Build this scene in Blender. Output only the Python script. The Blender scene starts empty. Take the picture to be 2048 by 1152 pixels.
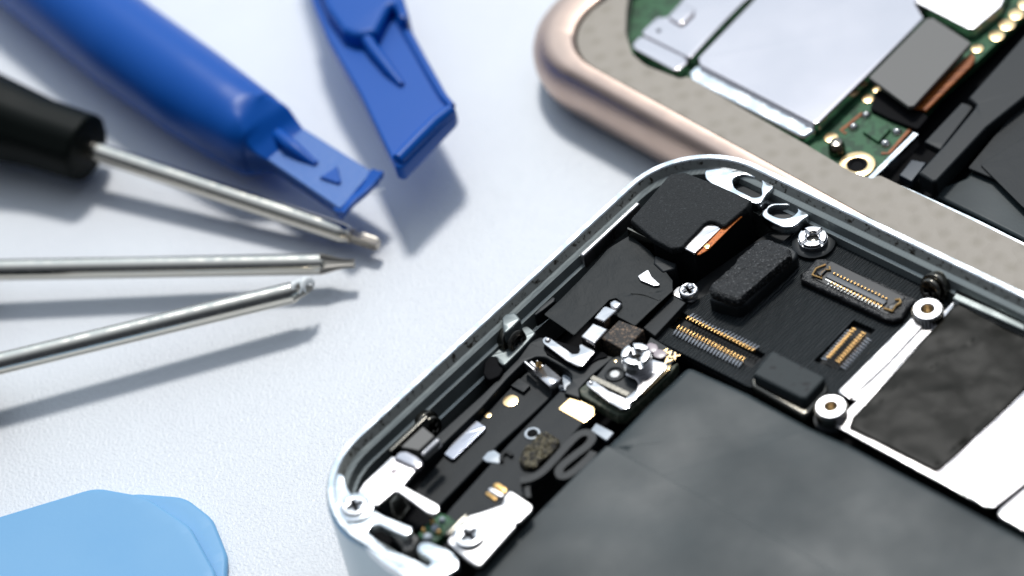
import bpy, bmesh, math, random
from mathutils import Vector, Matrix, noise
random.seed(7)
S = 0.001                                    # everything below is written in millimetres
scene = bpy.context.scene
COL = scene.collection

# ------------------------------------------------------------------ camera, world, light, exposure
PITCH, ROLL, FPX, DIST = math.radians(44.7), math.radians(-13.0), 6500.0, 330.0
FW = Vector((0, math.cos(PITCH), -math.sin(PITCH)))
RT0 = Vector((1, 0, 0)); UP0 = RT0.cross(FW)
RT = math.cos(ROLL)*RT0 + math.sin(ROLL)*UP0
UP = -math.sin(ROLL)*RT0 + math.cos(ROLL)*UP0
CAM = -FW*DIST
cd = bpy.data.cameras.new('camera'); cam = bpy.data.objects.new('camera', cd); COL.objects.link(cam)
cam.matrix_world = Matrix(((RT.x, UP.x, -FW.x, CAM.x*S), (RT.y, UP.y, -FW.y, CAM.y*S), (RT.z, UP.z, -FW.z, CAM.z*S), (0, 0, 0, 1)))
cd.sensor_width = 36; cd.lens = FPX*36/2048; cd.clip_start = 0.01; cd.clip_end = 20
cd.dof.use_dof = True; cd.dof.focus_distance = 0.3145; cd.dof.aperture_fstop = 15.0
cd.dof.aperture_blades = 9
scene.camera = cam

world = bpy.data.worlds.new('World'); scene.world = world; world.use_nodes = True
wn, wl = world.node_tree.nodes, world.node_tree.links
wn.clear()
wo = wn.new('ShaderNodeOutputWorld'); wb = wn.new('ShaderNodeBackground')
tc = wn.new('ShaderNodeTexCoord'); vm = wn.new('ShaderNodeVectorMath'); vm.operation = 'DOT_PRODUCT'
vm.inputs[1].default_value = Vector((-0.05, 0.72, 0.69)).normalized()
cr = wn.new('ShaderNodeValToRGB')
e = cr.color_ramp.elements
e[0].position = 0.0; e[0].color = (0.03, 0.035, 0.045, 1)
e[1].position = 1.0; e[1].color = (0.67, 0.81, 0.94, 1)
for p, c in ((0.40, (0.15, 0.17, 0.20, 1)), (0.70, (0.42, 0.47, 0.54, 1)), (0.88, (0.62, 0.71, 0.83, 1))):
    k = e.new(p); k.color = c
wl.new(tc.outputs['Generated'], vm.inputs[0]); wl.new(vm.outputs['Value'], cr.inputs['Fac'])
wl.new(cr.outputs['Color'], wb.inputs['Color']); wb.inputs['Strength'].default_value = 1.4
wl.new(wb.outputs['Background'], wo.inputs['Surface'])

LDIR = Vector((0.10, 0.50, 0.86)).normalized()
ld = bpy.data.lights.new('window_light', 'AREA'); ld.shape = 'DISK'; ld.size = 0.125; ld.energy = 5.7
ld.color = (1.0, 0.985, 0.96)
lo = bpy.data.objects.new('window_light', ld); COL.objects.link(lo)
lo.location = LDIR*0.9; lo.rotation_euler = (-LDIR).to_track_quat('-Z', 'Y').to_euler()

vs = scene.view_settings
vs.view_transform = 'Standard'; vs.look = 'None'; vs.gamma = 1; vs.use_curve_mapping = False; vs.exposure = 0.0
scene.render.engine = 'CYCLES'
scene.cycles.use_denoising = True
scene.cycles.max_bounces = 8; scene.cycles.caustics_reflective = False; scene.cycles.caustics_refractive = False
scene.cycles.sample_clamp_indirect = 4.0

# ------------------------------------------------------------------ helpers
INSIDE = [False]
def zm(z):
    """heights of the parts inside the silver phone are listed from its floor; this gives the height above the desk"""
    if not INSIDE[0]: return z
    return z+2.3 if z <= 8 else 10.3+(z-8)*0.66
def at(px, py, z): return at0(px, py, zm(z))
def at0(px, py, z):
    """pixel of the 2048x1152 photograph -> point (mm) on the horizontal plane of height z"""
    d = FW + RT*((px-1024)/FPX) - UP*((py-576)/FPX)
    return CAM + d*((z-CAM.z)/d.z)
def crop(ox, oy, k, pts): return [(ox+x/k, oy+y/k) for x, y in pts]

def fillet(pts, r, seg=6):
    """round the corners of a closed 2D polygon; r a number or one per corner"""
    n = len(pts); out = []
    rs = r if isinstance(r, (list, tuple)) else [r]*n
    for i in range(n):
        p = Vector(pts[i][:2]); a = Vector(pts[i-1][:2]); b = Vector(pts[(i+1) % n][:2])
        va, vb = a-p, b-p; la, lb = va.length, vb.length
        if rs[i] <= 0 or la < 1e-6 or lb < 1e-6: out.append(p); continue
        va /= la; vb /= lb
        ang = va.angle(vb, math.pi)
        if ang > math.pi-0.05: out.append(p); continue
        t = min(rs[i]/math.tan(ang/2), la*0.48, lb*0.48)
        s0, s1 = p+va*t, p+vb*t
        for k in range(seg+1):
            u = k/seg
            out.append((1-u)**2*s0 + 2*u*(1-u)*p + u*u*s1)
    return out

def plate_geo(pts, holes, z0, z1, bev):
    """flat plate with holes and rounded edges -> verts, faces"""
    cu = bpy.data.curves.new('tmp', 'CURVE'); cu.dimensions = '2D'; cu.fill_mode = 'BOTH'
    th = (z1-z0)/2; bev = max(0.0, min(bev, th*0.98))
    cu.extrude = th-bev; cu.bevel_depth = bev; cu.bevel_resolution = 2; cu.offset = -bev
    def area(q): return sum(q[i-1][0]*q[i][1]-q[i][0]*q[i-1][1] for i in range(len(q)))
    for j, ring in enumerate([pts]+list(holes)):
        ring = [Vector((p[0], p[1])) for p in ring]
        if (area(ring) > 0) != (j == 0): ring.reverse()
        sp = cu.splines.new('POLY'); sp.points.add(len(ring)-1)
        for k, p in enumerate(ring): sp.points[k].co = (p.x, p.y, 0, 1)
        sp.use_cyclic_u = True
    ob = bpy.data.objects.new('tmp', cu)
    me = bpy.data.meshes.new_from_object(ob)
    bm = bmesh.new(); bm.from_mesh(me); bmesh.ops.remove_doubles(bm, verts=bm.verts, dist=1e-4)
    bmesh.ops.recalc_face_normals(bm, faces=bm.faces)
    bm.verts.index_update()
    vs_ = [Vector((v.co.x, v.co.y, v.co.z+(z0+z1)/2)) for v in bm.verts]
    fs = [[v.index for v in f.verts] for f in bm.faces]
    bm.free(); bpy.data.objects.remove(ob); bpy.data.meshes.remove(me); bpy.data.curves.remove(cu)
    return vs_, fs

class MB:
    def __init__(s): s.v, s.f, s.m = [], [], []
    def add(s, vf, M=None, mi=0):
        n = len(s.v); s.v += [(M @ Vector(p)) if M else Vector(p) for p in vf[0]]
        s.f += [[i+n for i in q] for q in vf[1]]; s.m += [mi]*len(vf[1]); return s
    def plate(s, pts, z0, z1, bev=0.1, holes=(), M=None, mi=0):
        return s.add(plate_geo(pts, holes, z0, z1, bev), M, mi)
    def grid(s, rows, close_u=False, cap=False, mi=0, M=None):
        """rows: list of equally long point rings"""
        n = len(rows[0]); vs_ = [p for r in rows for p in r]; fs = []
        for i in range(len(rows)-1):
            for j in range(n if close_u else n-1):
                a, b = i*n+j, i*n+(j+1) % n
                fs.append([a, b, b+n, a+n])
        if cap:
            fs.append(list(range(n))[::-1]); fs.append([(len(rows)-1)*n+j for j in range(n)])
        return s.add((vs_, fs), M, mi)
    def lathe(s, prof, M=None, seg=28, mi=0):
        """profile (radius, z) round the z axis"""
        rows = [[Vector((r*math.cos(2*math.pi*k/seg), r*math.sin(2*math.pi*k/seg), z)) for k in range(seg)] for r, z in prof]
        return s.grid(rows, True, True, mi, M)
    def tube(s, path, r, seg=8, mi=0, flat=1.0):
        rows = []
        for i, p in enumerate(path):
            t = (Vector(path[min(i+1, len(path)-1)])-Vector(path[max(i-1, 0)])).normalized()
            a = t.cross(Vector((0, 0, 1)));  a = a.normalized() if a.length > 1e-4 else Vector((1, 0, 0))
            b = a.cross(t).normalized()
            rr = r[i] if isinstance(r, (list, tuple)) else r
            rows.append([Vector(p)+a*rr*math.cos(2*math.pi*k/seg)+b*rr*flat*math.sin(2*math.pi*k/seg) for k in range(seg)])
        return s.grid(rows, True, True, mi)
    def box(s, c, d, ax=None, mi=0, bev=0.0):
        """box centre c, size d, optional plan direction ax (unit x axis)"""
        ux = Vector(ax) if ax else Vector((1, 0, 0)); uy = Vector((-ux.y, ux.x, 0))
        hx, hy = d[0]/2, d[1]/2; c = Vector(c)
        if bev > 0:
            ring = fillet([c+ux*hx+uy*hy, c-ux*hx+uy*hy, c-ux*hx-uy*hy, c+ux*hx-uy*hy], bev, 3)
            return s.plate(ring, c.z-d[2]/2, c.z+d[2]/2, bev, mi=mi)
        q = [c+ux*(x*hx)+uy*(y*hy)+Vector((0, 0, z*d[2]/2)) for z in (-1, 1) for x, y in ((-1, -1), (1, -1), (1, 1), (-1, 1))]
        return s.add((q, [[3, 2, 1, 0], [4, 5, 6, 7], [0, 1, 5, 4], [1, 2, 6, 5], [2, 3, 7, 6], [3, 0, 4, 7]]), None, mi)
    def warp(s, fn):
        s.v = [Vector(fn(p)) for p in s.v]; return s
    def build(s, name, mats, parent=None, sharp=35, fix=True, **props):
        base = parent['_base'] if parent and '_base' in parent else (0, 0, 0)
        b = Vector(base); me = bpy.data.meshes.new(name)
        me.from_pydata([tuple((p-b)*S) for p in s.v], [], s.f)
        for m in (mats if isinstance(mats, (list, tuple)) else [mats]): me.materials.append(m)
        me.polygons.foreach_set('material_index', s.m)
        if fix:
            bm = bmesh.new(); bm.from_mesh(me); bmesh.ops.recalc_face_normals(bm, faces=bm.faces); bm.to_mesh(me); bm.free()
        me.polygons.foreach_set('use_smooth', [True]*len(me.polygons))
        me.set_sharp_from_angle(angle=math.radians(sharp))
        o = bpy.data.objects.new(name, me); COL.objects.link(o)
        wm = o.modifiers.new('flat_faces', 'WEIGHTED_NORMAL'); wm.keep_sharp = True; wm.weight = 80
        if parent: o.parent = parent
        o['_base'] = tuple(base)
        for k, v in props.items(): o[k] = v
        return o
def subdivide(mb, cuts_len):
    """split long faces of an MB (triangles of a plate) so that it can be warped"""
    bm = bmesh.new(); vs_ = [bm.verts.new(p) for p in mb.v]; bm.verts.ensure_lookup_table()
    for q in mb.f:
        try: bm.faces.new([vs_[i] for i in q])
        except ValueError: pass
    for _ in range(6):
        ed = [e_ for e_ in bm.edges if e_.calc_length() > cuts_len]
        if not ed: break
        bmesh.ops.subdivide_edges(bm, edges=ed, cuts=1, use_grid_fill=False)
        bmesh.ops.triangulate(bm, faces=[f for f in bm.faces if len(f.verts) > 4])
    bm.verts.index_update()
    mb.v = [v.co.copy() for v in bm.verts]; mb.f = [[v.index for v in f.verts] for f in bm.faces]; mb.m = [0]*len(mb.f)
    bm.free(); return mb

def thing(name, base, label, cat, group=None):
    o = bpy.data.objects.new(name, None); COL.objects.link(o); o.empty_display_size = 0.005
    o.location = Vector(base)*S; o['_base'] = tuple(base); o['label'] = label; o['category'] = cat
    if group: o['group'] = group
    return o

def mat(name, col, rough=0.5, metal=0.0, bump=None, var=None, coat=0.0, spec=0.5, rvar=None, glint=None, sss=0.0, stretch=None, nrm=None, trans=0.0):
    """bump=(scale_mm, strength, depth_mm, detail); var=(col2, scale_mm, lo, hi); rvar=(scale_mm, lo, hi)"""
    m = bpy.data.materials.new(name); m.use_nodes = True
    nt = m.node_tree; N, L = nt.nodes, nt.links; b = N['Principled BSDF']
    b.inputs['Base Color'].default_value = (*col, 1); b.inputs['Roughness'].default_value = rough
    b.inputs['Metallic'].default_value = metal; b.inputs['Specular IOR Level'].default_value = spec
    b.inputs['Coat Weight'].default_value = coat; b.inputs['Coat Roughness'].default_value = 0.15
    b.inputs['Transmission Weight'].default_value = trans
    if sss: b.inputs['Subsurface Weight'].default_value = sss; b.inputs['Subsurface Radius'].default_value = (0.001, 0.0015, 0.003)
    t = N.new('ShaderNodeTexCoord'); mp = N.new('ShaderNodeMapping'); L.new(t.outputs['Object'], mp.inputs['Vector'])
    if stretch: mp.inputs['Rotation'].default_value = (0, 0, stretch[0]); mp.inputs['Scale'].default_value = stretch[1]
    def nz(scale, det=4, rg=0.55):
        n = N.new('ShaderNodeTexNoise'); n.inputs['Scale'].default_value = 1/(scale*S); n.inputs['Detail'].default_value = det
        n.inputs['Roughness'].default_value = rg; L.new(mp.outputs['Vector'], n.inputs['Vector']); return n
    if var:
        if len(var) > 4:
            n = N.new('ShaderNodeTexVoronoi'); n.inputs['Scale'].default_value = 1/(var[1]*S); n.inputs['Randomness'].default_value = .35; L.new(mp.outputs['Vector'], n.inputs['Vector'])
        else: n = nz(var[1])
        r = N.new('ShaderNodeMapRange'); r.inputs['From Min'].default_value = var[2]; r.inputs['From Max'].default_value = var[3]
        mx = N.new('ShaderNodeMix'); mx.data_type = 'RGBA'; mx.inputs[6].default_value = (*col, 1); mx.inputs[7].default_value = (*var[0], 1)
        L.new(n.outputs[0], r.inputs['Value']); L.new(r.outputs['Result'], mx.inputs[0]); L.new(mx.outputs[2], b.inputs['Base Color'])
    if rvar:
        n = nz(rvar[0]); r = N.new('ShaderNodeMapRange'); r.inputs['From Min'].default_value = .35; r.inputs['From Max'].default_value = .65
        r.inputs['To Min'].default_value = rvar[1]; r.inputs['To Max'].default_value = rvar[2]
        L.new(n.outputs['Fac'], r.inputs['Value']); L.new(r.outputs['Result'], b.inputs['Roughness'])
    prev = None
    for bp in ([bump] if bump and not isinstance(bump, list) else (bump or [])):
        kind = bp[4] if len(bp) > 4 else 'noise'
        if kind == 'wave':
            n = N.new('ShaderNodeTexWave'); n.inputs['Scale'].default_value = 0.31/(bp[0]*S)
            n.inputs['Distortion'].default_value = 3.0; n.inputs['Detail'].default_value = 2; n.inputs['Detail Scale'].default_value = 1.5
            L.new(mp.outputs['Vector'], n.inputs['Vector'])
        elif kind == 'voronoi':
            n = N.new('ShaderNodeTexVoronoi'); n.inputs['Scale'].default_value = 1/(bp[0]*S); L.new(mp.outputs['Vector'], n.inputs['Vector'])
        else: n = nz(bp[0], bp[3])
        bu = N.new('ShaderNodeBump'); bu.inputs['Strength'].default_value = bp[1]; bu.inputs['Distance'].default_value = bp[2]*S
        L.new(n.outputs[0], bu.inputs['Height'])
        if prev: L.new(prev.outputs['Normal'], bu.inputs['Normal'])
        prev = bu
    if prev: L.new(prev.outputs['Normal'], b.inputs['Normal'])
    return m

U = Vector((0.627605, -0.778532, 0)); V = Vector((-0.778532, -0.627605, 0))      # long and short direction of the silver phone
ANG = math.atan2(U.y, U.x)
M = {}
M['desk'] = mat('desk_laminate', (0.80, 0.825, 0.85), 0.32, bump=[(0.32, 1.0, 0.11, 2), (6, 0.12, 0.12, 2)], spec=0.4, var=((0.77, 0.79, 0.82), 30, .4, .6))
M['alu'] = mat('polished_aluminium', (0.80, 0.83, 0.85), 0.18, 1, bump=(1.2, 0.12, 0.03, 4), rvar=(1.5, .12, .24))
M['alu_shade'] = mat('shaded_boss_aluminium', (0.16, 0.18, 0.18), 0.35, .5)  # darker copy of the aluminium; shade is put into the bosses' colour
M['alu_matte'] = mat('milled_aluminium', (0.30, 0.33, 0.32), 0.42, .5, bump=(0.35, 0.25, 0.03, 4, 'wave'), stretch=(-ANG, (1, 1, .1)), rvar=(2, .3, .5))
M['alu_side'] = mat('blasted_aluminium_side', (0.38, 0.45, 0.49), 0.27, 1, bump=(0.08, 0.1, 0.01, 2))
M['grime'] = mat('adhesive_grime', (0.40, 0.41, 0.38), 0.5, 0.2, var=((0.05, 0.042, 0.03), 0.55, .54, .66), bump=(0.3, 0.5, 0.05, 5))
M['black'] = mat('matt_black_plastic', (0.009, 0.010, 0.011), 0.55, spec=.2, bump=(0.1, 0.15, 0.02, 2))
M['void'] = mat('cavity_shade', (0.004, 0.004, 0.005), 0.7, spec=.1)  # near-black colour stands in for shade inside holes, slots and gaps
M['satin'] = mat('satin_black_tape', (0.011, 0.014, 0.016), 0.55, spec=.28, bump=[(0.25, 0.5, 0.04, 3), (4, 0.3, 0.3, 2)])
M['tape'] = mat('black_graphite_tape', (0.011, 0.014, 0.015), 0.55, spec=.25, bump=[(0.2, 0.5, 0.04, 3), (2.2, 0.6, 0.25, 4)], stretch=(-ANG, (1, .45, 1)))
M['battery'] = mat('battery_wrap', (0.033, 0.047, 0.051), 0.46, spec=.26, bump=[(0.25, 0.2, 0.03, 2), (13, 0.7, 1.0, 0)], rvar=(16, .40, .52), var=((0.024, 0.033, 0.036), 15, .3, .7))  # darker mottling puts the wrap's blotchy reflections into the colour
M['leather'] = mat('grained_board_cover', (0.010, 0.014, 0.016), 0.5, spec=.3, bump=[(0.34, 1.0, 0.10, 3, 'wave'), (0.12, .5, .03, 2)], stretch=(-ANG, (1, 1, 1)))
M['rubber'] = mat('wrinkled_black_rubber', (0.010, 0.010, 0.011), 0.32, spec=.4, bump=(0.4, 1.0, 0.2, 4))
M['foam'] = mat('black_foam', (0.009, 0.011, 0.012), 0.6, bump=[(0.16, 1.0, 0.10, 3), (0.5, .4, .08, 2)], spec=0.3, var=((0.045, 0.05, 0.053), 0.22, .58, .70))  # pale specks paint the foam's glints into its colour
M['foam_coarse'] = mat('coarse_black_foam', (0.006, 0.007, 0.008), 0.45, bump=(0.22, 1.0, 0.18, 4), spec=0.4, var=((0.12, 0.12, 0.12), 0.22, .57, .66))  # brighter specks: sparkle of the grains painted as colour
M['foam_grey'] = mat('grey_foam', (0.028, 0.036, 0.038), 0.6, spec=.3, bump=(0.2, 0.6, 0.05, 4), var=((0.008, 0.008, 0.01), 1.0, .60, .66))
M['foam_brown'] = mat('speckled_foam', (0.04, 0.034, 0.030), 0.5, bump=(0.2, 1.0, 0.10, 4), var=((0.30, 0.20, 0.13), 0.22, .52, .68), spec=.3)
M['sponge'] = mat('rough_sponge', (0.13, 0.11, 0.065), 0.3, bump=(0.4, 1.0, 0.35, 3), var=((0.015, 0.012, 0.008), 0.5, .46, .58), metal=.4)
M['steel'] = mat('shield_steel', (0.78, 0.755, 0.75), 0.24, 1, bump=[(0.6, 0.1, 0.02, 4), (5, .4, .12, 2)], rvar=(1.2, .27, .36))
M['steel_fine'] = mat('fine_rolled_steel', (0.66, 0.63, 0.625), 0.16, 1, bump=[(0.5, 0.12, 0.02, 4), (4, .5, .10, 1)], rvar=(1.6, .13, .21), stretch=(-ANG, (.3, 1.5, 1)))
M['steel_dark'] = mat('dark_nickel_screw', (0.16, 0.15, 0.13), 0.22, 1, bump=(0.4, 0.2, 0.03, 3))
M['screw'] = mat('bright_screw', (0.66, 0.66, 0.67), 0.27, 1, bump=(0.3, 0.12, 0.02, 3))
M['gold'] = mat('gold_plating', (0.85, 0.52, 0.20), 0.28, 1, bump=(0.3, 0.15, 0.02, 3))
M['gold_pad'] = mat('gold_pad', (0.90, 0.64, 0.34), 0.24, 1)
M['solder'] = mat('tin_solder', (0.6, 0.6, 0.58), 0.22, 1)
M['conn'] = mat('connector_plastic', (0.008, 0.009, 0.012), 0.35, spec=.3)
M['conn_blue'] = mat('blue_black_connector', (0.022, 0.034, 0.05), 0.35, spec=.4)
M['kapton'] = mat('orange_flex', (0.78, 0.20, 0.025), 0.5, spec=.3, var=((0.10, 0.02, 0.01), 0.16, .58, .64))
M['kapton_plain'] = mat('orange_flex_side', (0.42, 0.12, 0.02), 0.45, spec=.3, stretch=(-ANG, (.15, 2, 1)), var=((0.22, 0.055, 0.008), 0.5, .4, .6))
M['film'] = mat('crumpled_black_film', (0.009, 0.008, 0.005), 0.40, spec=.10, bump=[(4.5, 0.5, 0.30, 1), (.25, .2, .02, 2)], stretch=(-ANG+.5, (.45, 1.3, 1)))
M['pcb'] = mat('green_pcb', (0.035, 0.13, 0.055), 0.5, spec=.25, var=((0.018, 0.07, 0.03), 1.3, .5, .56))
M['pcb_edge'] = mat('pcb_edge', (0.06, 0.075, 0.05), 0.5, spec=.3, var=((.14, .14, .1), .5, .5, .6))
M['clear'] = mat('milky_plastic', (0.50, 0.56, 0.62), 0.35)
M['adhesive_dot'] = mat('pink_adhesive', (0.45, 0.37, 0.39), 0.3)
M['white'] = mat('white_print', (0.85, 0.85, 0.82), 0.4)
M['tag'] = mat('dark_mirror_tag', (0.26, 0.27, 0.31), 0.2, 1, bump=(1, .2, .04, 3))
M['blue'] = mat('blue_nylon', (0.001, 0.090, 0.43), 0.36, bump=[(0.3, 0.15, 0.03, 2), (2.5, .1, .1, 2)], spec=.26)
M['blue_rough'] = mat('blue_nylon_blasted', (0.014, 0.13, 0.46), 0.42, bump=(0.25, 0.8, 0.07, 3), spec=.6)
M['pick'] = mat('light_blue_pick', (0.17, 0.42, 0.70), 0.45, spec=.4, bump=[(.4, .2, .03, 2)], var=((0.19, 0.44, 0.71), 9, .3, .7))
M['grip'] = mat('black_grip', (0.004, 0.006, 0.005), 0.5, spec=.1, bump=(0.5, 0.1, 0.05, 3))
M['chrome'] = mat('nickel_shaft', (0.70, 0.66, 0.58), 0.17, 1, bump=(0.5, 0.05, 0.02, 4), rvar=(1, .12, .24))
M['tip'] = mat('ground_tip_steel', (0.55, 0.50, 0.43), 0.33, 1, bump=(0.2, .3, .03, 3))
M['wax'] = mat('white_plastic_shaving', (0.85, 0.88, 0.88), 0.35)
M['rose'] = mat('rose_gold_aluminium', (0.60, 0.45, 0.37), 0.28, 1, rvar=(3, .3, .38))
M['glue'] = mat('dried_adhesive_border', (0.38, 0.335, 0.28), 0.5, spec=.3, bump=[(1.7, 0.5, 0.30, 0, 'voronoi'), (0.5, .3, .06, 3)], var=((0.325, 0.285, 0.23), 2.3, .42, .08, 'voronoi'))  # darker spots put the shade of the dimples into the colour
M['shield'] = mat('satin_shield', (0.62, 0.575, 0.59), 0.165, 1, bump=[(9, .4, .10, 0), (.5, .08, .01, 3)], rvar=(9, .155, .175))
M['tin_plate'] = mat('tin_plate', (0.50, 0.475, 0.485), 0.14, 1, bump=[(9, .4, .10, 0), (.5, .1, .01, 3)], rvar=(3, .12, .165))
M['grey_label'] = mat('grey_label', (0.17, 0.165, 0.155), 0.5, spec=.3)
M['black_part'] = mat('black_speaker_plastic', (0.012, 0.015, 0.017), 0.48, spec=.28, bump=(.25, .2, .03, 2))

def pts(px, z): return [at(x, y, z) for x, y in px]
def plate(name, m, parent, px, ztop, th, bev=0.08, r=0.0, holes=(), hr=0.0, warp=None, sub=None, sharp=35, **props):
    """a flat part whose outline is given in photo pixels on the plane z = ztop"""
    ring = fillet(pts(px, ztop), r) if r else pts(px, ztop)
    hs = [fillet(pts(h, ztop), hr) if hr else pts(h, ztop) for h in holes]
    mb = MB().plate(ring, zm(ztop)-th, zm(ztop), bev, hs)
    if sub: subdivide(mb, sub)
    if warp: mb.warp(warp)
    return mb.build(name, m, parent, sharp=sharp, **props)
def circ(c, r, n=24, a0=0.0, a1=2*math.pi):
    full = abs(a1-a0-2*math.pi) < 1e-6
    return [Vector((c[0]+r*math.cos(a0+(a1-a0)*k/(n if full else n-1)), c[1]+r*math.sin(a0+(a1-a0)*k/(n if full else n-1)), 0)) for k in range(n)]
def cross_ring(c, w, l, a):
    q = [(w, l), (w, w), (l, w), (l, -w), (w, -w), (w, -l), (-w, -l), (-w, -w), (-l, -w), (-l, w), (-w, w), (-w, l)]
    ca, sa = math.cos(a), math.sin(a)
    return [Vector((c[0]+x*ca-y*sa, c[1]+x*sa+y*ca, 0)) for x, y in q]
def cross_screw(name, m, parent, c, r, h, a=0.4, Mx=None, dark='void', **props):
    """pan-head screw with a real cross recess; c centre of the underside (mm)"""
    T = Matrix.Translation(c) @ (Mx or Matrix())
    mb = MB().plate(circ((0, 0), r, 28), 0.1, h, min(.22, h*.45), [cross_ring((0, 0), r*.13, r*.55, a)], M=T)
    o = mb.build(name, m, parent, **props)
    MB().plate(circ((0, 0), r*.8, 20), 0.0, 0.1+h*.2, .01, M=T).build('cross_recess', M[dark], o)  # blackened recess floor, its shade given by colour
    return o
def split_nut(name, parent, c, r, h, a=0.3, base=None, **props):
    """round nut whose rim is cut by four slots, with a threaded hole"""
    mb = MB()
    mb.lathe([(r*.42, 0), (r, 0), (r, h*.62), (r*.42, h*.62), (r*.42, 0)], Matrix.Translation(c))
    for k in range(4):
        a0 = a+k*math.pi/2+.11; a1 = a+(k+1)*math.pi/2-.11
        ring = circ((0, 0), r*.98, 10, a0, a1)+list(reversed(circ((0, 0), r*.46, 8, a0+.1, a1-.1)))
        mb.plate(ring, h*.55, h, .1, M=Matrix.Translation(c))
    o = mb.build(name, M['screw'], parent, **props)
    MB().lathe([(r*.40, 0), (r*.40, h*.30), (r*.1, h*.2)], Matrix.Translation(c)).build('threaded_hole', M['steel_dark'], o)
    return o

# ------------------------------------------------------------------ setting: the desk
dk = MB().box((0, 60, -10), (1600, 1600, 20)).build('desk_surface', M['desk']); dk['kind'] = 'structure'

# ------------------------------------------------------------------ the silver phone
H = 13.0
C1 = at(1372, 256, H); C1.z = 0
WID, LEN, RAD = 57.9, 124.0, 9.2
def loc(a, b, z): return C1+U*a+V*b+Vector((0, 0, z))
def rrect(off, z, rad=RAD, wid=WID, ln=LEN, o=C1, uu=U, vv=V, seg=14):
    r = max(rad-off, .3); out = []
    for cx, cy, a0 in ((off+r, off+r, math.pi), (ln-off-r, off+r, 1.5*math.pi), (ln-off-r, wid-off-r, 0), (off+r, wid-off-r, .5*math.pi)):
        for k in range(seg+1):
            t = a0+k/seg*math.pi/2
            p = o+uu*(cx+r*math.cos(t))+vv*(cy+r*math.sin(t)); out.append(Vector((p.x, p.y, z)))
    return out
ph = thing('smartphone', loc(LEN/2, WID/2, 0), 'opened silver phone with black battery and bare components, lying in the foreground', 'phone', 'opened phones')
hb = MB()
prof = [(1.2, 0), (.35, .5), (.05, 1.6), (0, 3), (0, 12.3), (.1, 12.75), (.3, 13.0)]
hb.grid([rrect(o, z) for o, z in prof], True, mi=1)
hb.grid([rrect(o, z) for o, z in [(.3, 13.0), (.80, 13.0), (.92, 12.9)]], True, mi=0)
hb.grid([rrect(o, z) for o, z in [(.92, 12.9), (1.3, 12.1)]], True, mi=2)
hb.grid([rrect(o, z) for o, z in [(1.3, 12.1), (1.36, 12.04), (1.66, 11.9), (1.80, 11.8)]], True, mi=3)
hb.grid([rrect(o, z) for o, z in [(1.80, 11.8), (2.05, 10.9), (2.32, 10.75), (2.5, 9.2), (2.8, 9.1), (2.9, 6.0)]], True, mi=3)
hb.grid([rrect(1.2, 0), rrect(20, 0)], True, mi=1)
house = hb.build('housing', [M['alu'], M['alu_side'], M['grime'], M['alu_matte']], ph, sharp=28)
MB().plate(rrect(3.2, 0), 5.4, 6.0, .05).build('floor_plate', M['void'], ph)

INSIDE[0] = True
def P7(pl, ox=840, oy=480, k=4.115): return crop(ox, oy, k, pl)
# flanges in the far corner (milled out of the housing): bright, with dark slots
plate('corner_flange', M['alu'], ph, crop(1400, 300, 5.2375, [(40, 200), (280, 150), (470, 190), (700, 300), (800, 370), (700, 460), (640, 560), (560, 560), (300, 460), (180, 400), (60, 300)]), 11.0, 1.0, .12, 1.3,
      holes=[crop(1400, 300, 5.2375, [(335, 300), (440, 250), (660, 310), (640, 400), (650, 480), (560, 500), (360, 400)])], hr=1.3)
plate('corner_flange', M['alu'], ph, crop(1400, 300, 5.2375, [(640, 640), (760, 560), (1000, 560), (1060, 610), (1160, 680), (1090, 720), (1000, 800), (880, 815), (760, 760), (650, 700)]), 9.9, 1.0, .15, 1.3,
      holes=[crop(1400, 300, 5.2375, [(700, 650), (740, 575), (980, 575), (1035, 625), (960, 700), (860, 715), (780, 690)])], hr=1.3)
plate('slot_cover', M['black_part'], ph, crop(1400, 300, 5.2375, [(690, 500), (800, 400), (1040, 480), (1080, 620), (960, 730), (700, 720)]), 8.6, 1.6, .1, .8)
plate('slot_cover', M['satin'], ph, crop(1400, 300, 5.2375, [(320, 260), (440, 220), (680, 300), (660, 520), (540, 520), (340, 430)]), 9.4, 1.0, .1, .6)
# camera
cm = lambda q: crop(1240, 320, 3.3875, q)
body_px = cm([(75, 405), (340, 92), (440, 82), (895, 275), (870, 330), (505, 640), (420, 600), (230, 540)])
cam_body = plate('camera_module', M['black'], ph, body_px, 11.4, 5.2, .15, .3)
plate('camera_foam', M['foam'], cam_body, cm([(68, 402), (150, 310), (335, 95), (440, 80), (660, 165), (893, 272), (860, 320), (705, 450), (640, 415), (600, 415), (570, 432), (418, 592), (345, 600), (225, 535)]), 12.3, .85, .22, .35)
plate('camera_metal_plate', M['steel_fine'], cam_body, cm([(420, 590), (580, 440), (610, 428), (690, 458), (505, 634)]), 11.75, .3, .08, .25)
plate('orange_flex', M['kapton'], cam_body, cm([(520, 640), (690, 462), (800, 372), (828, 382), (780, 425), (600, 605), (540, 640)]), 11.6, .15, .03)
plate('gold_contact', M['gold'], cam_body, cm([(566, 585), (590, 562), (612, 575), (600, 600), (580, 602)]), 11.75, .16, .03, .05)
plate('side_contact', M['steel_dark'], cam_body, crop(1040, 300, 4.43, [(950, 680), (1180, 780), (1170, 800), (950, 700)]), 11.0, 1.6, .05)
plate('side_contact', M['black_part'], cam_body, cm([(235, 640), (385, 700), (375, 735), (290, 760), (225, 700)]), 9.6, 2.5, .2, .2)
# foil strip along the left wall beside the camera
mb = MB(); a_, b_ = at(1163, 512, 10.6), at(1277, 406, 10.6); d_ = (b_-a_).normalized()
mb.box((a_+b_)/2+Vector((0, 0, -.8)), ((b_-a_).length, .55, 1.9), d_, bev=.2)
mb.build('spring_contact', M['steel'], ph)
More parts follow.
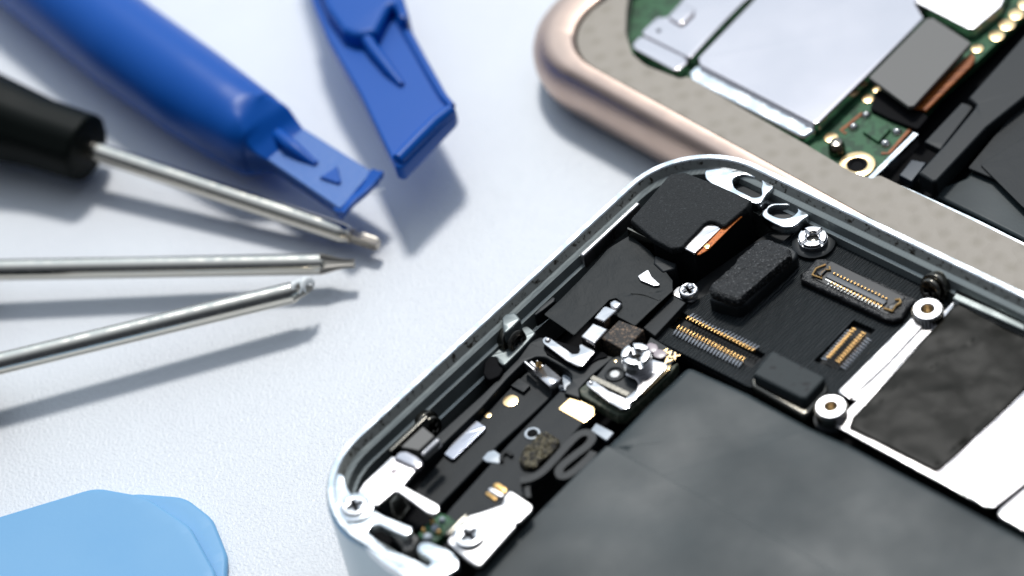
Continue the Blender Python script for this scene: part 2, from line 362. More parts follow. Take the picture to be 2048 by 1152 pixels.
# sloping recess in the left wall with two boss screws
def wall_screw(px, py, z, r, inward, **props):
    c = at0(px, py, z); T = inward.to_track_quat('Z', 'Y').to_matrix().to_4x4()
    ring = MB().plate(circ((0, 0), r*1.28, 28), -1.6, .02, .12, M=Matrix.Translation(c) @ T)
    s_ = ring.build('screw_boss', M['steel_dark'], ph)
    cross_screw('screw', M['steel_dark'], s_, c, r, .7, .5, T, **props)
wall_screw(1028, 681, 10.6, 1.15, (U*.75-V*.0+Vector((0, 0, .25))).normalized())
wall_screw(1866, 577, 10.9, 1.15, (V+Vector((0, 0, .35))).normalized())
wall_screw(858, 852, 9.9, 1.1, (U+Vector((0, 0, .25))).normalized())
# boss block milled beside the left screw, and the dark round pocket below it
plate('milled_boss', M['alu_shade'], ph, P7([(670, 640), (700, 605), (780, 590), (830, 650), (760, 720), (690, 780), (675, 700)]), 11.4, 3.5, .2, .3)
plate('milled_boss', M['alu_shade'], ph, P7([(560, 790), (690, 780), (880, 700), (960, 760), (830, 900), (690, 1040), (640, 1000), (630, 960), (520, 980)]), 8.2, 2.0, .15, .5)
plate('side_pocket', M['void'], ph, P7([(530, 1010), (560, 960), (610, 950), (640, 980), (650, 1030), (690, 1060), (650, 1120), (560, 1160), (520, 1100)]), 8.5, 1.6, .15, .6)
plate('wall_clip', M['black_part'], ph, P7([(935, 610), (990, 545), (1090, 465), (1115, 475), (1105, 505), (1010, 580), (950, 620)]), 9.6, 1.6, .12, .2)
# black frame of the tray on the left side (rounded window cut into it)
cc = lambda q: crop(860, 640, 3.2, q)
plate('inner_frame', M['black_part'], ph, cc([(-60, 830), (330, 480), (560, 250), (640, 140), (720, 95), (800, 200), (950, 300), (1050, 205), (1180, 235), (1030, 360), (955, 440), (960, 500), (860, 470), (870, 420), (905, 395), (905, 350), (880, 320), (740, 240), (680, 235), (600, 270), (500, 370), (330, 560), (-60, 930)]), 7.9, 1.2, .15, [0, 0, 0, 1.2, 1, 0, .6, 0, 0, 0, .5, 0, 0, .6, .8, .8, .8, .8, .8, 0, 0, 0, 0])
# ribbon panels: the vibration flex with its groove
def trough(p): return p
lp = plate('ribbon_panel', M['satin'], ph, cc([(-300, 1330), (100, 850), (560, 380), (660, 290), (830, 440), (640, 620), (440, 800), (0, 1250), (-150, 1500)]), 6.9, .5, .2, .3, sub=3)
rp = plate('ribbon_panel', M['satin'], ph, cc([(-100, 1500), (130, 1200), (500, 790), (830, 450), (900, 470), (1050, 560), (1055, 615), (980, 660), (860, 800), (640, 1060), (600, 1130), (500, 1300), (300, 1500)]), 7.5, .5, .2, .25)
plate('gold_pad', M['gold_pad'], rp, cc([(820, 568), (905, 486), (1050, 560), (1052, 605), (985, 658)]), 7.58, .12, .02, .15)
for (x, y, r) in ((515, 516, 48), (370, 607, 22)):
    c = at(860+x/3.2, 640+y/3.2, 6.98); MB().plate(circ(c, r/3.2/19.9*1.02, 24), zm(6.88), zm(6.98), .03).build('gold_dot', M['gold_pad'], lp)
plate('metal_tag', M['tag'], lp, cc([(88, 858), (185, 735), (262, 640), (285, 635), (356, 682), (345, 705), (155, 888), (135, 890)]), 7.25, .3, .05, .1)
plate('dark_tag', M['black_part'], lp, cc([(515, 418), (570, 372), (642, 418), (598, 462)]), 7.25, .3, .05, .1)
c = at(860+655/3.2, 640+725/3.2, 7.6)
rg = MB().plate(circ(c, .75, 28), zm(7.48), zm(7.62), .03, [circ(c, .52, 24)]).build('ring_mark', M['clear'], rp)
MB().plate(circ(c, .46, 24), zm(7.4), zm(7.7), .08).build('hole', M['void'], rp)
# rough sponge patch: a lumpy oval
def lumpy(ring, z0, z1, name, m, parent, amp, sc, step=.22):
    cx = sum(p.x for p in ring)/len(ring); cy = sum(p.y for p in ring)/len(ring); rows = []
    n = len(ring)
    for k in range(15):
        t = k/14
        if t < .25: s_, z = 1.0, z0+(z1-z0)*(t/.25)*.8
        else: s_ = 1-((t-.25)/.75)**.9; z = z1
        s_ = max(s_, .02) if t >= .25 else 1
        if t == .25: z = z1
        row = []
        for p in ring:
            q = Vector((cx+(p.x-cx)*s_, cy+(p.y-cy)*s_, z))
            d = noise.noise(q*sc)*amp + noise.noise(q*sc*2.3)*amp*.5
            row.append(q+Vector((d*.4, d*.4, d)))
        rows.append(row)
    mb = MB().grid(rows, True, True); return mb.build(name, m, parent, sharp=60)
def dense(ring, step):
    out = []
    for i in range(len(ring)):
        a, b = ring[i], ring[(i+1) % len(ring)]; n = max(1, int((b-a).length/step))
        out += [a.lerp(b, k/n) for k in range(n)]
    return [Vector((p.x, p.y, 0)) for p in out]
ring = dense(fillet(pts(cc([(700, 715), (770, 725), (830, 765), (815, 820), (740, 890), (670, 945), (600, 940), (568, 905), (590, 835), (650, 780)]), 8), .6), .12)
lumpy(ring, zm(7.5), zm(8.1), 'sponge_patch', M['sponge'], rp, .22, 2.2)
# meandering flex
def strip(name, m, parent, px, z, w, th=.25, sm=True, **props):
    c = [at(x, y, z) for x, y in px]
    if sm:
        q = []
        for i in range(len(c)-1):
            p0, p1, p2, p3 = c[max(i-1, 0)], c[i], c[i+1], c[min(i+2, len(c)-1)]
            for k in range(6):
                t = k/6
                q.append(.5*((2*p1)+(p2-p0)*t+(2*p0-5*p1+4*p2-p3)*t*t+(3*p1-p0-3*p2+p3)*t**3))
        q.append(c[-1]); c = q
    left, right = [], []
    for i, p in enumerate(c):
        t = (c[min(i+1, len(c)-1)]-c[max(i-1, 0)]); t.z = 0; t.normalize(); nn = Vector((-t.y, t.x, 0))
        left.append(p+nn*w/2); right.append(p-nn*w/2)
    rows = [[a+Vector((0, 0, -th)), a, b, b+Vector((0, 0, -th))] for a, b in zip(left, right)]
    return MB().grid(rows, True, True).build(name, m, parent, **props)
c8 = lambda q: crop(1000, 860, 3.946, q)
strip('meander_flex', M['black_part'], ph, c8([(160, 395), (240, 380), (330, 330), (430, 230), (520, 130), (600, 50), (660, 20), (715, 30), (725, 70), (690, 120), (600, 190), (500, 270), (465, 320), (480, 360), (530, 355), (600, 310), (700, 220), (740, 170)]), 8.5, .78, .6)
strip('flex_edge', M['black_part'], ph, c8([(225, 530), (215, 450), (260, 400), (340, 320), (430, 250), (560, 110), (620, 60)]), 8.0, .5, .5)
plate('plastic_chip', M['clear'], ph, cc([(1030, 705), (1062, 660), (1176, 720), (1130, 770)]), 7.0, .3, .05, .1)
plate('plastic_chip', M['clear'], lp, cc([(335, 885), (370, 845), (410, 832), (455, 865), (460, 895), (440, 918), (360, 905)]), 7.55, .25, .05, .15)
strip('wire_hook', M['black'], lp, cc([(455, 900), (460, 860), (490, 840), (525, 865)]), 7.8, .35, .3)
# small spring clip inside the window of the tray
clip = MB()
ca, cb = at(860+800/3.2, 640+395/3.2, 8.2), at(860+700/3.2, 640+310/3.2, 8.2); dv = (cb-ca).normalized()
nv = Vector((-dv.y, dv.x, 0))
for i in range(1):
    path = []
    for k in range(9):
        t = k/8*math.pi
        path.append(ca-dv*.25*math.sin(t)+Vector((0, 0, -.7+.7*math.cos(t)*1.0)))
    rows = []
    full = [cb+Vector((0, 0, 0))]+path+[cb+Vector((0, 0, -1.4))]
    for p in full: rows.append([p+nv*.72, p-nv*.72])
    clip.grid(rows)
clip.box(cb+dv*.9+Vector((0, 0, -.5)), (1.1, .35, .8), dv, bev=.1)
clip.box(cb+dv*.7+nv*.6+Vector((0, 0, -.2)), (1.5, .2, 1.2), dv, bev=.05)
clip.box(cb+dv*.5-nv*.55+Vector((0, 0, -.5)), (1.5, .2, .5), dv, bev=.05)
o = clip.build('spring_clip', M['steel'], ph)
sol = o.modifiers.new('thick', 'SOLIDIFY'); sol.thickness = .00012
MB().tube([at(860+690/3.2, 640+300/3.2, 8.2), at(860+700/3.2, 640+268/3.2, 8.7)], .32, 10).build('gold_contact', M['gold'], o)
plate('milky_window', M['clear'], ph, cc([(845, 345), (895, 360), (905, 395), (870, 450), (800, 448), (790, 430), (850, 385)]), 6.95, .2, .03, .3)

# board cover with the connectors
c7 = lambda q: crop(1280, 600, 3.841, q)
c2 = lambda q: crop(1580, 400, 2.88, q)
BZ = 7.6
rec1 = c7([(180, 185), (290, 85), (315, 92), (960, 415), (905, 470), (860, 520)])
rec2 = c2([(140, 925), (365, 690), (490, 745), (265, 975)])
cover = plate('board_cover', M['leather'], ph, [(1296, 672), (1345, 612), (1390, 600), (1470, 560), (1580, 470), (1600, 440), (1640, 455), (1690, 470), (1706, 500), (1760, 520), (1850, 570), (1852, 600), (1823, 636), (1677, 785), (1655, 815), (1620, 812), (1493, 772)],
      BZ, .6, .1, .25, holes=[rec1, rec2])
plate('circuit_board', M['black'], ph, [(1290, 676), (1350, 600), (1400, 560), (1600, 420), (1700, 460), (1860, 570), (1830, 640), (1680, 792), (1650, 830), (1490, 780)], BZ-.62, .8, .05)
def lerp2(a, b, t): return (a[0]+(b[0]-a[0])*t, a[1]+(b[1]-a[1])*t)
def connector(name, ends, z, width, h, zp, n, ax, pins, m=None, gold='gold', sub_hide=False, **props):
    """ends: pixel centres of both ends; a raised body with contacts riding over its two long edges"""
    a, b = at(*ends[0], z), at(*ends[1], z); d = (b-a).normalized(); nn = Vector((-d.y, d.x, 0)); L_ = (b-a).length
    mid = (a+b)/2
    mb = MB(); ringo = fillet([mid+d*(L_/2)+nn*width/2, mid-d*(L_/2)+nn*width/2, mid-d*(L_/2)-nn*width/2, mid+d*(L_/2)-nn*width/2], .15)
    ringi = [mid+d*(L_/2-.4)+nn*(width/2-.45), mid-d*(L_/2-.4)+nn*(width/2-.45), mid-d*(L_/2-.4)-nn*(width/2-.45), mid+d*(L_/2-.4)-nn*(width/2-.45)]
    mb.plate(ringo, z-h, z-.08, .05, [ringi]); mb.plate([p for p in ringo], z-h, z-h*.55, .05)
    body = mb.build(name, m or M['conn'], ph, **props)
    p0 = None
    for s_ in (1, -1):
        for k in range(n):
            c = mid-d*(L_/2-.5)+d*((L_-1.0)*k/(n-1))+nn*s_*(width/2-.2)
            if p0 is None:
                q = MB().box((0, 0, 0), (.125, .4, .16), None, bev=.05); q.box((0, .2, -.25), (.13, .08, .5), None)
                p0 = q.build('contact', M[gold], None); o = p0
            else: o = p0.copy(); COL.objects.link(o)
            o.parent = body; o.location = (c-Vector(ph['_base'])+Vector((0, 0, .0)))*S
            o.rotation_euler = (0, 0, math.atan2(d.y, d.x)+(0 if s_ > 0 else math.pi))
            o.matrix_parent_inverse = Matrix()
    q0 = None
    for s_ in pins:
        for k in range(n):
            c = mid-d*(L_/2-.5)+d*((L_-1.0)*k/(n-1))+nn*s_*(width/2+.38)+Vector((0, 0, -zp))
            if q0 is None:
                q = MB().tube([(0, -.36, .06), (0, -.1, .05), (0, .2, -.05), (0, .36, -.08)], [.06, .095, .095, .06], 8)
                q0 = q.build('solder_pin', M['screw'], None); o = q0
            else: o = q0.copy(); COL.objects.link(o)
            o.parent = body; o.location = (c-Vector(ph['_base']))*S
            o.rotation_euler = (0, 0, math.atan2(d.y, d.x)+(0 if s_ > 0 else math.pi))
    return body
def mid2(*q):
    n = len(q); return (sum(x for x, y in q)/n, sum(y for x, y in q)/n)
e1 = mid2(*c7([(300, 155)])), mid2(*c7([(865, 435)]))
connector('board_connector', e1, BZ+.45, 1.75, 1.0, .2, 22, None, (-1, 1))
e2 = mid2(*c2([(412, 735)])), mid2(*c2([(232, 935)]))
connector('board_connector', e2, BZ+.85, 1.35, 1.4, .6, 12, None, (1, -1))
# big receptacle on its wrinkled rubber pad
pad = plate('rubber_pad', M['rubber'], ph, c2([(58, 425), (150, 335), (205, 330), (250, 352), (300, 372), (690, 545), (755, 580), (700, 600), (640, 680), (590, 692), (540, 680), (60, 458)]), BZ+.9, .9, .3, .4, sub=.6,
      warp=lambda p: p+Vector((0, 0, .10*noise.noise(p*1.7)+.05*noise.noise(p*4))) if p.z > zm(BZ+.9)-.3 else p)
def onpad(a, b, w, z, h, m, name, parent, bev=.06, **k):
    A, B = at(*a, z), at(*b, z); d = (B-A).normalized()
    return MB().box((A+B)/2-Vector((0, 0, h/2)), ((B-A).length, w, h), d, bev=bev).build(name, m, parent, **k)
rc = onpad(c2([(185, 400)])[0], c2([(612, 610)])[0], 2.75, BZ+1.0, .35, M['conn'], 'receptacle', ph)
onpad(c2([(215, 430)])[0], c2([(550, 592)])[0], .62, BZ+1.32, .5, M['conn_blue'], 'centre_bar', rc)
def row(parent, a, b, n, z, size, m, name, ang0=0):
    A, B = at(*a, z), at(*b, z); d = (B-A).normalized(); p0 = None
    for k in range(n):
        c = A.lerp(B, k/(n-1))
        if p0 is None:
            p0 = MB().box((0, 0, 0), size, None, bev=min(size)*.3).build(name, M[m], None); o = p0
        else: o = p0.copy(); COL.objects.link(o)
        o.parent = parent; o.location = (c-Vector(ph['_base']))*S; o.rotation_euler = (0, 0, math.atan2(d.y, d.x))
row(rc, c2([(255, 425)])[0], c2([(555, 568)])[0], 16, BZ+1.2, (.14, .24, .22), 'gold', 'contact')
row(rc, c2([(240, 478)])[0], c2([(525, 612)])[0], 16, BZ+1.2, (.14, .28, .2), 'gold', 'contact')
row(rc, c2([(220, 486)])[0], c2([(515, 622)])[0], 16, BZ+1.12, (.12, .24, .16), 'solder', 'solder_pin')
for q in ([(205, 372), (150, 395), (128, 432), (185, 452), (178, 425), (205, 402), (232, 402), (228, 385)], [(540, 622), (590, 640), (605, 612), (638, 590), (632, 572), (605, 575)]):
    c = [at(x, y, BZ+1.2) for x, y in c2(q)]
    MB().tube(c, .11, 8).build('gold_clip', M['gold'], rc)
for q in ([(150, 415), (200, 385), (215, 400), (175, 440)], [(560, 610), (610, 580), (620, 600), (580, 640)]):
    plate('end_block', M['conn'], rc, c2(q), BZ+1.35, .4, .08, .1)
strip('gold_edge', M['solder'], rc, c2([(205, 455), (530, 622)]), BZ+1.08, .12, .1, False)
# foam blocks standing on cans
f2 = cm([(600, 855), (780, 700), (790, 670), (915, 560), (960, 528), (1020, 530), (1155, 600), (1165, 640), (805, 950), (760, 945), (620, 895)])
can = plate('component_can', M['black_part'], ph, cm([(598, 940), (940, 640), (1040, 545), (1170, 590), (1205, 620), (1195, 660), (860, 970), (800, 1000), (640, 960)]), 9.6, 2.2, .3, .5)
lumpy(dense(fillet(pts(f2, 11.0), .35), .12), zm(9.5), zm(11.0), 'foam_pad', M['foam_coarse'], can, .09, 2.6)
f3t = c7([(1000, 395), (1040, 392), (1420, 590), (1415, 610), (1275, 758), (1235, 752), (868, 572), (880, 550)])
can3 = plate('component_can', M['steel_dark'], ph, c7([(850, 610), (990, 440), (1440, 640), (1440, 700), (1285, 880), (1250, 885), (860, 660)]), 8.6, 1.5, .3, .35)
plate('foam_pad', M['foam_grey'], can3, f3t, 10.2, 1.5, .22, .15)
# speckled cube and the silver blocks beside it
c3 = lambda q: crop(1040, 540, 3.6, q)
plate('foam_cube', M['foam_brown'], ph, c3([(585, 488), (712, 358), (895, 428), (748, 576)]), 9.6, 2.2, .12, .12)
plate('motor_block', M['steel_fine'], ph, c3([(533, 345), (600, 265), (620, 258), (700, 290), (605, 372)]), 10.3, 2.3, .12, .1)
plate('motor_block', M['steel_fine'], ph, c3([(438, 478), (528, 380), (632, 425), (535, 530)]), 9.9, 2.3, .12, .1)
plate('motor_block', M['steel_fine'], ph, c3([(640, 232), (680, 205), (740, 235), (700, 285), (650, 265)]), 10.2, 1.2, .25, .3)
# graphite tape sheet
def tw(p): return p+Vector((0, 0, .16*noise.noise(Vector((p.x*.25, p.y*.25, 1)))+.04*noise.noise(Vector((p.x*1.2, p.y*.7, 5)))))
plate('tape_sheet', M['tape'], ph, [(1088, 629), (1160, 560), (1215, 498), (1260, 470), (1300, 500), (1345, 560), (1345, 582), (1270, 651), (1224, 627), (1245, 606), (1232, 596), (1218, 600), (1148, 671)], 9.55, .14, .04, [.2]*13, sub=.8, warp=tw)
strip('tape_crease', M['tape'], ph, [(1262, 585), (1290, 588), (1320, 600)], 9.66, .25, .1)
plate('bare_foil', M['steel'], ph, crop(1240, 320, 3.3875, [(120, 785), (190, 740), (215, 790), (275, 845), (230, 852), (140, 815)]), 9.85, .2, .05, .15)
plate('dark_flex', M['satin'], ph, [(1286, 655), (1345, 590), (1372, 605), (1310, 672)], 8.4, 1.0, .1)
# L shaped spring arm
la = plate('spring_arm', M['steel_fine'], ph, c3([(160, 498), (182, 478), (215, 488), (345, 580), (375, 604), (420, 603), (432, 575), (425, 540), (445, 532), (543, 585), (455, 688), (425, 694), (340, 655), (165, 525)]), 8.9, .28, .06, [.6, .6, .6, 0, 0, .3, .2, .2, .2, .2, .3, .3, .2, .5])
c = at(1040+200/3.6, 540+505/3.6, 8.95); MB().lathe([(.30, -.05), (.27, .06), (.17, .15), (.05, .18)], Matrix.Translation(c)).build('rivet', M['steel'], la)
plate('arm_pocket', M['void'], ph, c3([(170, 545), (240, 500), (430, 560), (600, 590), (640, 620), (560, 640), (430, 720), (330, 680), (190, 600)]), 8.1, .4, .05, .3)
# small board with the round-windowed chip and the second spring arm
sb = plate('small_board', M['pcb_edge'], ph, c3([(425, 855), (520, 780), (830, 920), (870, 880), (1080, 690), (1150, 660), (1090, 740), (760, 1045), (700, 1045), (440, 905)]), 7.9, 1.3, .15, .3)
plate('chip_cover', M['black_part'], sb, c3([(545, 770), (650, 640), (740, 600), (860, 680), (1060, 650), (860, 900), (830, 915)]), 8.25, .5, .1, .2)
c = at(1040+683/3.6, 540+750/3.6, 8.3)
MB().plate(circ(c, .98, 28), zm(8.3)-.1, zm(8.3)+.12, .1, [circ(c, .72, 24)]).build('lens_ring', M['black_part'], sb)
MB().plate(circ(c, .46, 20), zm(8.3)-.1, zm(8.3)+.04, .05).build('light_dot', M['white'], sb)
plate('gold_dot', M['gold_pad'], sb, c3([(672, 655), (685, 642), (702, 650), (690, 665)]), 8.3, .1, .02)
strip('metal_edge', M['steel_dark'], sb, c3([(515, 770), (600, 810), (780, 895)]), 8.8, .5, .5, False)
pl = plate('ground_plate', M['steel_fine'], ph, c3([(760, 740), (850, 740), (930, 650), (950, 640), (1060, 675), (1062, 700), (830, 930), (800, 945), (790, 990), (760, 1000), (730, 1000), (640, 950), (480, 830), (480, 805), (505, 792), (540, 800), (640, 870), (760, 925), (780, 905), (840, 860), (855, 820), (835, 785), (760, 755)]), 9.0, .3, .07, [.2, .3, .2, .2, .3, .3, 0, .3, .2, .4, .3, .3, .2, .5, .4, .5, .3, 0, .2, .2, .5, .5, .2])
c = at(1040+508/3.6, 540+812/3.6, 9.02); MB().lathe([(.26, -.05), (.23, .06), (.14, .13), (.05, .16)], Matrix.Translation(c)).build('rivet', M['steel'], pl)
plate('gold_edge', M['gold_pad'], pl, c3([(1060, 690), (1085, 680), (1080, 710), (880, 900), (875, 880)]), 8.6, .3, .05)
split_nut('split_nut', ph, at(1040+850/3.6, 540+690/3.6, 8.9), 1.42, 1.7, 0.15)
split_nut('split_nut', ph, at(1627, 486, 8.0), 1.42, 1.0, 0.5)
mb = MB().lathe([(1.35, 0), (2.1, 0), (2.1, .35), (1.75, .5), (1.35, .5), (1.35, 0)], Matrix.Translation(at(1628, 490, 7.65))); mb.build('nut_collar', M['black_part'], ph)
plate('nut_lug', M['black_part'], ph, crop(1400, 300, 5.2375, [(1000, 920), (1080, 760), (1300, 740), (1440, 960), (1300, 1110), (1230, 1080), (1080, 1060)]), 7.9, .5, .12, .8)
for q in ([(900, 545), (935, 518), (985, 535), (1000, 570), (960, 600), (910, 580)], [(955, 600), (990, 565), (1050, 580), (1060, 610), (1015, 640), (965, 625)]):
    plate('adhesive_dot', M['adhesive_dot'], ph, c3(q), 8.75, .2, .08, .5)
plate('marked_board', M['black_part'], ph, c3([(880, 590), (940, 480), (1140, 600), (1080, 690), (1050, 660)]), 8.3, .5, .08, .1)
def text(s_, px, py, z, size, ang, m, parent, name='printed_mark'):
    cu = bpy.data.curves.new('tmp', 'FONT'); cu.body = s_; cu.size = 1; cu.extrude = .02; cu.align_x = 'CENTER'; cu.align_y = 'CENTER'
    ob = bpy.data.objects.new('tmp', cu); me = bpy.data.meshes.new_from_object(ob)
    T = Matrix.Translation(at(px, py, z)) @ Matrix.Rotation(ang, 4, 'Z') @ Matrix.Diagonal((size, size, 1, 1))
    mb = MB().add(([v.co.copy() for v in me.vertices], [list(p.vertices) for p in me.polygons]), T)
    bpy.data.objects.remove(ob); bpy.data.curves.remove(cu); bpy.data.meshes.remove(me)
    return mb.build(name, m, parent, fix=False)
text('XW', 1040+1085/3.6, 540+600/3.6, 8.36, 1.1, ANG+math.pi, M['gold_pad'], ph)
text('A', 1040+1065/3.6, 540+650/3.6, 8.36, 1.1, ANG+math.pi, M['gold_pad'], ph)
text('54Y', 1280+265/3.841, 600+165/3.841, BZ-.5, 1.25, ANG+math.pi/2, M['gold_pad'], ph)
# post with cross screw next to the camera
plate('screw_lug', M['steel'], ph, cm([(340, 905), (400, 850), (520, 870), (530, 930), (480, 962), (420, 945)]), 8.0, .3, .08, .5)
c = at(1240+467/3.3875, 320+895/3.3875, 8.5)
cross_screw('screw', M['screw'], ph, c-Vector((0, 0, .5)), .95, .95, .3)

# standoffs
def standoff(px, py, z, h=1.6, label=None):
    c = at(px, py, z); T = Matrix.Translation(c)
    mb = MB(); mb.lathe([(.62, -h), (1.42, -h), (1.42, -.15), (1.3, 0), (.72, 0), (.62, -.12), (.62, -h)], T, 36)
    o = mb.build('standoff', M['screw'], ph)
    k = MB()
    for i in range(26):
        a = i*2*math.pi/26; p = c+Vector((math.cos(a)*1.43, math.sin(a)*1.43, -h*.55)); k.box(p, (.12, .16, h*.75), (math.cos(a), math.sin(a), 0))
    k.build('knurling', M['steel_dark'], o)
    MB().lathe([(.6, -h+.05), (.5, -h+.1), (.05, -h+.12)], T).build('threaded_hole', M['gold'], o)
    MB().lathe([(1.75, -h-.35), (1.7, -h-.02), (1.4, -h)], T).build('standoff_base', M['black_part'], o)
standoff(1855, 617, 9.9)
standoff(1661.5, 812, 9.9)
# silver bracket
br = plate('side_bracket', M['steel_fine'], ph, c2([(700, 678), (775, 712), (560, 940), (345, 1140), (280, 1108), (285, 1095)]), 8.8, .5, .06, .1)
plate('bracket_flange', M['steel_fine'], br, c2([(950, 588), (965, 590), (800, 770), (425, 1150), (350, 1148), (560, 948), (780, 716), (840, 700)]), 8.45, .5, .06)
# shield with crumpled black film, pale metal lip
film = [(1907, 612), (1935, 600), (2000, 640), (2120, 705), (2010, 820), (1882, 940), (1868, 940), (1697, 853), (1703, 835)]
shield = plate('shield_can', M['steel_fine'], ph, [(1908, 600), (2290, 786), (1985, 1010), (1968, 1010), (1672, 852), (1676, 840)], 8.35, 1.2, .1)
plate('crumpled_film', M['film'], shield, film, 8.75, .35, .12, .2, sub=.9, warp=lambda p: p+Vector((0, 0, (.14*noise.noise(p*.35)+.06*noise.noise(p*.9)) if p.z > zm(8.75)-.2 else 0)))
plate('bare_metal', M['tin_plate'], shield, [(2043, 780), (2120, 706), (2280, 788), (1990, 1011), (1970, 1010), (1874, 945)], 8.55, .2, .05, .1)
rear = plate('shield_can', M['tin_plate'], ph, [(2060, 968), (2320, 800), (2560, 915), (2290, 1180), (2070, 1072), (1996, 1030), (2000, 1018)], 9.0, 1.2, .2, .3)
# clips along the far wall
c9 = lambda q: crop(1780, 480, 4.8, q)
plate('wall_clip', M['grey_label'], ph, c9([(900, 610), (930, 570), (965, 572), (1225, 710), (1228, 735), (1195, 770)]), 8.9, 1.0, .1, .2)
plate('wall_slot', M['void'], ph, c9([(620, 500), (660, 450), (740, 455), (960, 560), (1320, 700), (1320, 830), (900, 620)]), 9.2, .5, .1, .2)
plate('wall_rail', M['alu_matte'], ph, c9([(600, 560), (630, 500), (1000, 665), (1300, 810), (1300, 870), (660, 590)]), 9.3, .9, .15, .1)
plate('battery_tab', M['satin'], ph, c9([(650, 605), (700, 610), (1290, 880), (1290, 925), (1000, 790)]), 8.95, .5, .12, .1)
# battery: pillow with soft edges
bp = [(1376, 728), (1500, 784), (1620, 850), (1700, 886), (2048, 1072), (4200, 2230), (3200, 4200), (300, 1830), (948, 1152), (1085, 1010), (1215, 888), (1300, 800)]
def clip_phone(ring, amax, bmax):
    """keep an outline inside the housing (local a along, b across the phone)"""
    for ax, lim in ((U, amax), (V, bmax)):
        out = []; f = lambda p: lim-(p-C1).dot(ax)
        for i, p in enumerate(ring):
            q = ring[i-1]
            if (f(p) >= 0) != (f(q) >= 0): out.append(q.lerp(p, f(q)/(f(q)-f(p))))
            if f(p) >= 0: out.append(p)
        ring = out
    return ring
def bat_build():
    ring = clip_phone([Vector((p.x, p.y, 0)) for p in pts(bp, 8.5)], 104, WID-4.2)
    mb = MB().plate(fillet(ring, .9), zm(8.5)-2.3, zm(8.5), .7)
    subdivide(mb, 2.2)
    def w(p):
        if p.z < zm(8.5)-.3: return p
        return p+Vector((0, 0, .22*noise.noise(Vector((p.x*.10, p.y*.10, 3)))+.10*noise.noise(Vector((p.x*.28, p.y*.28, 9)))))
    mb.warp(w); return mb.build('battery', M['battery'], ph, sharp=50)
bat = bat_build()
fl = clip_phone([Vector((p.x, p.y, 0)) for p in pts([(1214, 890), (1345, 962), (1720, 1170), (3600, 2180), (2600, 3400), (300, 1850), (952, 1160), (1085, 1016)], 8.85)], 103, WID-4.6)
fm = MB().plate(fillet(fl, .3), zm(8.85)-.2, zm(8.85), .08); subdivide(fm, 2.0)
fm.warp(lambda p: p+Vector((0, 0, .16*noise.noise(Vector((p.x*.16, p.y*.16, 3)))))).build('wrap_flap', M['battery'], bat)

# near-left corner: housing flange and the two bright brackets
c4 = lambda q: crop(640, 940, 5.434, q)
flange = plate('corner_flange', M['alu'], ph, c4([(120, 150), (190, 20), (260, 60), (290, 180), (350, 280), (270, 340), (250, 420), (560, 420), (700, 500), (1000, 620), (995, 680), (930, 720), (700, 620), (640, 590), (560, 610), (510, 670), (640, 780), (740, 860), (880, 910), (1060, 990), (1180, 1050), (1210, 1010), (1190, 960), (1060, 880), (1060, 830), (1110, 780), (1200, 790), (1420, 880), (1500, 980), (1500, 1060), (1400, 1130), (1300, 1160), (1180, 1330), (700, 1020), (250, 620), (130, 400)]), 11.9, .9, .15, .35)
c5 = lambda q: crop(700, 820, 6.4, q)
brk = plate('dock_bracket', M['steel'], ph, crop(640, 800, 3.272, [(250, 600), (290, 540), (470, 368), (510, 372), (640, 440), (545, 560), (780, 690), (778, 725), (745, 750), (700, 735), (520, 605), (485, 598), (375, 690), (335, 688), (300, 655), (255, 630)]), 11.4, .5, .12, [.3, .3, .4, .3, .3, .1, .5, .5, .5, .3, .1, .2, .5, .4, .2, .3])
plate('bracket_tab', M['shield'], brk, c5([(570, 600), (620, 530), (720, 520), (860, 590), (930, 660), (925, 700), (850, 770), (800, 725), (560, 620)]), 11.9, .6, .2, .5)
plate('bracket_foot', M['steel'], brk, c5([(895, 540), (1090, 350), (1140, 345), (1160, 385), (950, 575), (915, 570)]), 11.5, 1.0, .3, .25)
plate('bracket_side', M['grey_label'], brk, c5([(650, 470), (930, 210), (1080, 330), (880, 520), (800, 500)]), 11.1, 1.0, .1)
plate('bracket_lip', M['steel_dark'], brk, c5([(490, 510), (940, 80), (990, 60), (990, 90), (530, 530)]), 11.3, 1.0, .1)
c = at(640+485/3.272, 800+467/3.272, 11.42); MB().plate(circ(c, .36, 20), zm(11.4)-.04, zm(11.4)+.03, .02).build('bracket_hole', M['adhesive_dot'], brk)
cross_screw('screw', M['screw'], ph, at(640+232/3.272, 800+712/3.272, 11.9), 1.25, .55, .2)
mb = MB().lathe([(1.3, 0), (1.65, 0), (1.6, .25), (1.3, .3), (1.3, 0)], Matrix.Translation(at(640+235/3.272, 800+712/3.272, 11.9))); mb.build('screw_boss', M['alu'], ph)
rb = plate('ground_bracket', M['steel'], ph, crop(640, 800, 3.272, [(830, 925), (975, 760), (1060, 735), (1190, 690), (1205, 650), (1228, 598), (1255, 600), (1388, 690), (1382, 720), (1300, 800), (1280, 795), (1275, 830), (1050, 1078), (1020, 1080), (960, 1040), (870, 960)]), 11.0, .45, .12, [.4, 0, 0, .3, .3, .3, .2, .3, .3, .2, .1, .1, .3, .4, .3, .4])
cross_screw('screw', M['screw'], ph, at(640+978/3.272, 800+900/3.272, 11.0), 1.45, .5, .5)
plate('gold_contact', M['gold'], rb, crop(640, 800, 3.272, [(1125, 560), (1150, 538), (1170, 540), (1225, 575), (1220, 600), (1200, 612)]), 10.9, .4, .15, .15)
plate('gold_contact', M['gold'], rb, crop(640, 800, 3.272, [(1078, 610), (1095, 598), (1160, 640), (1150, 660)]), 10.2, .4, .1, .1)
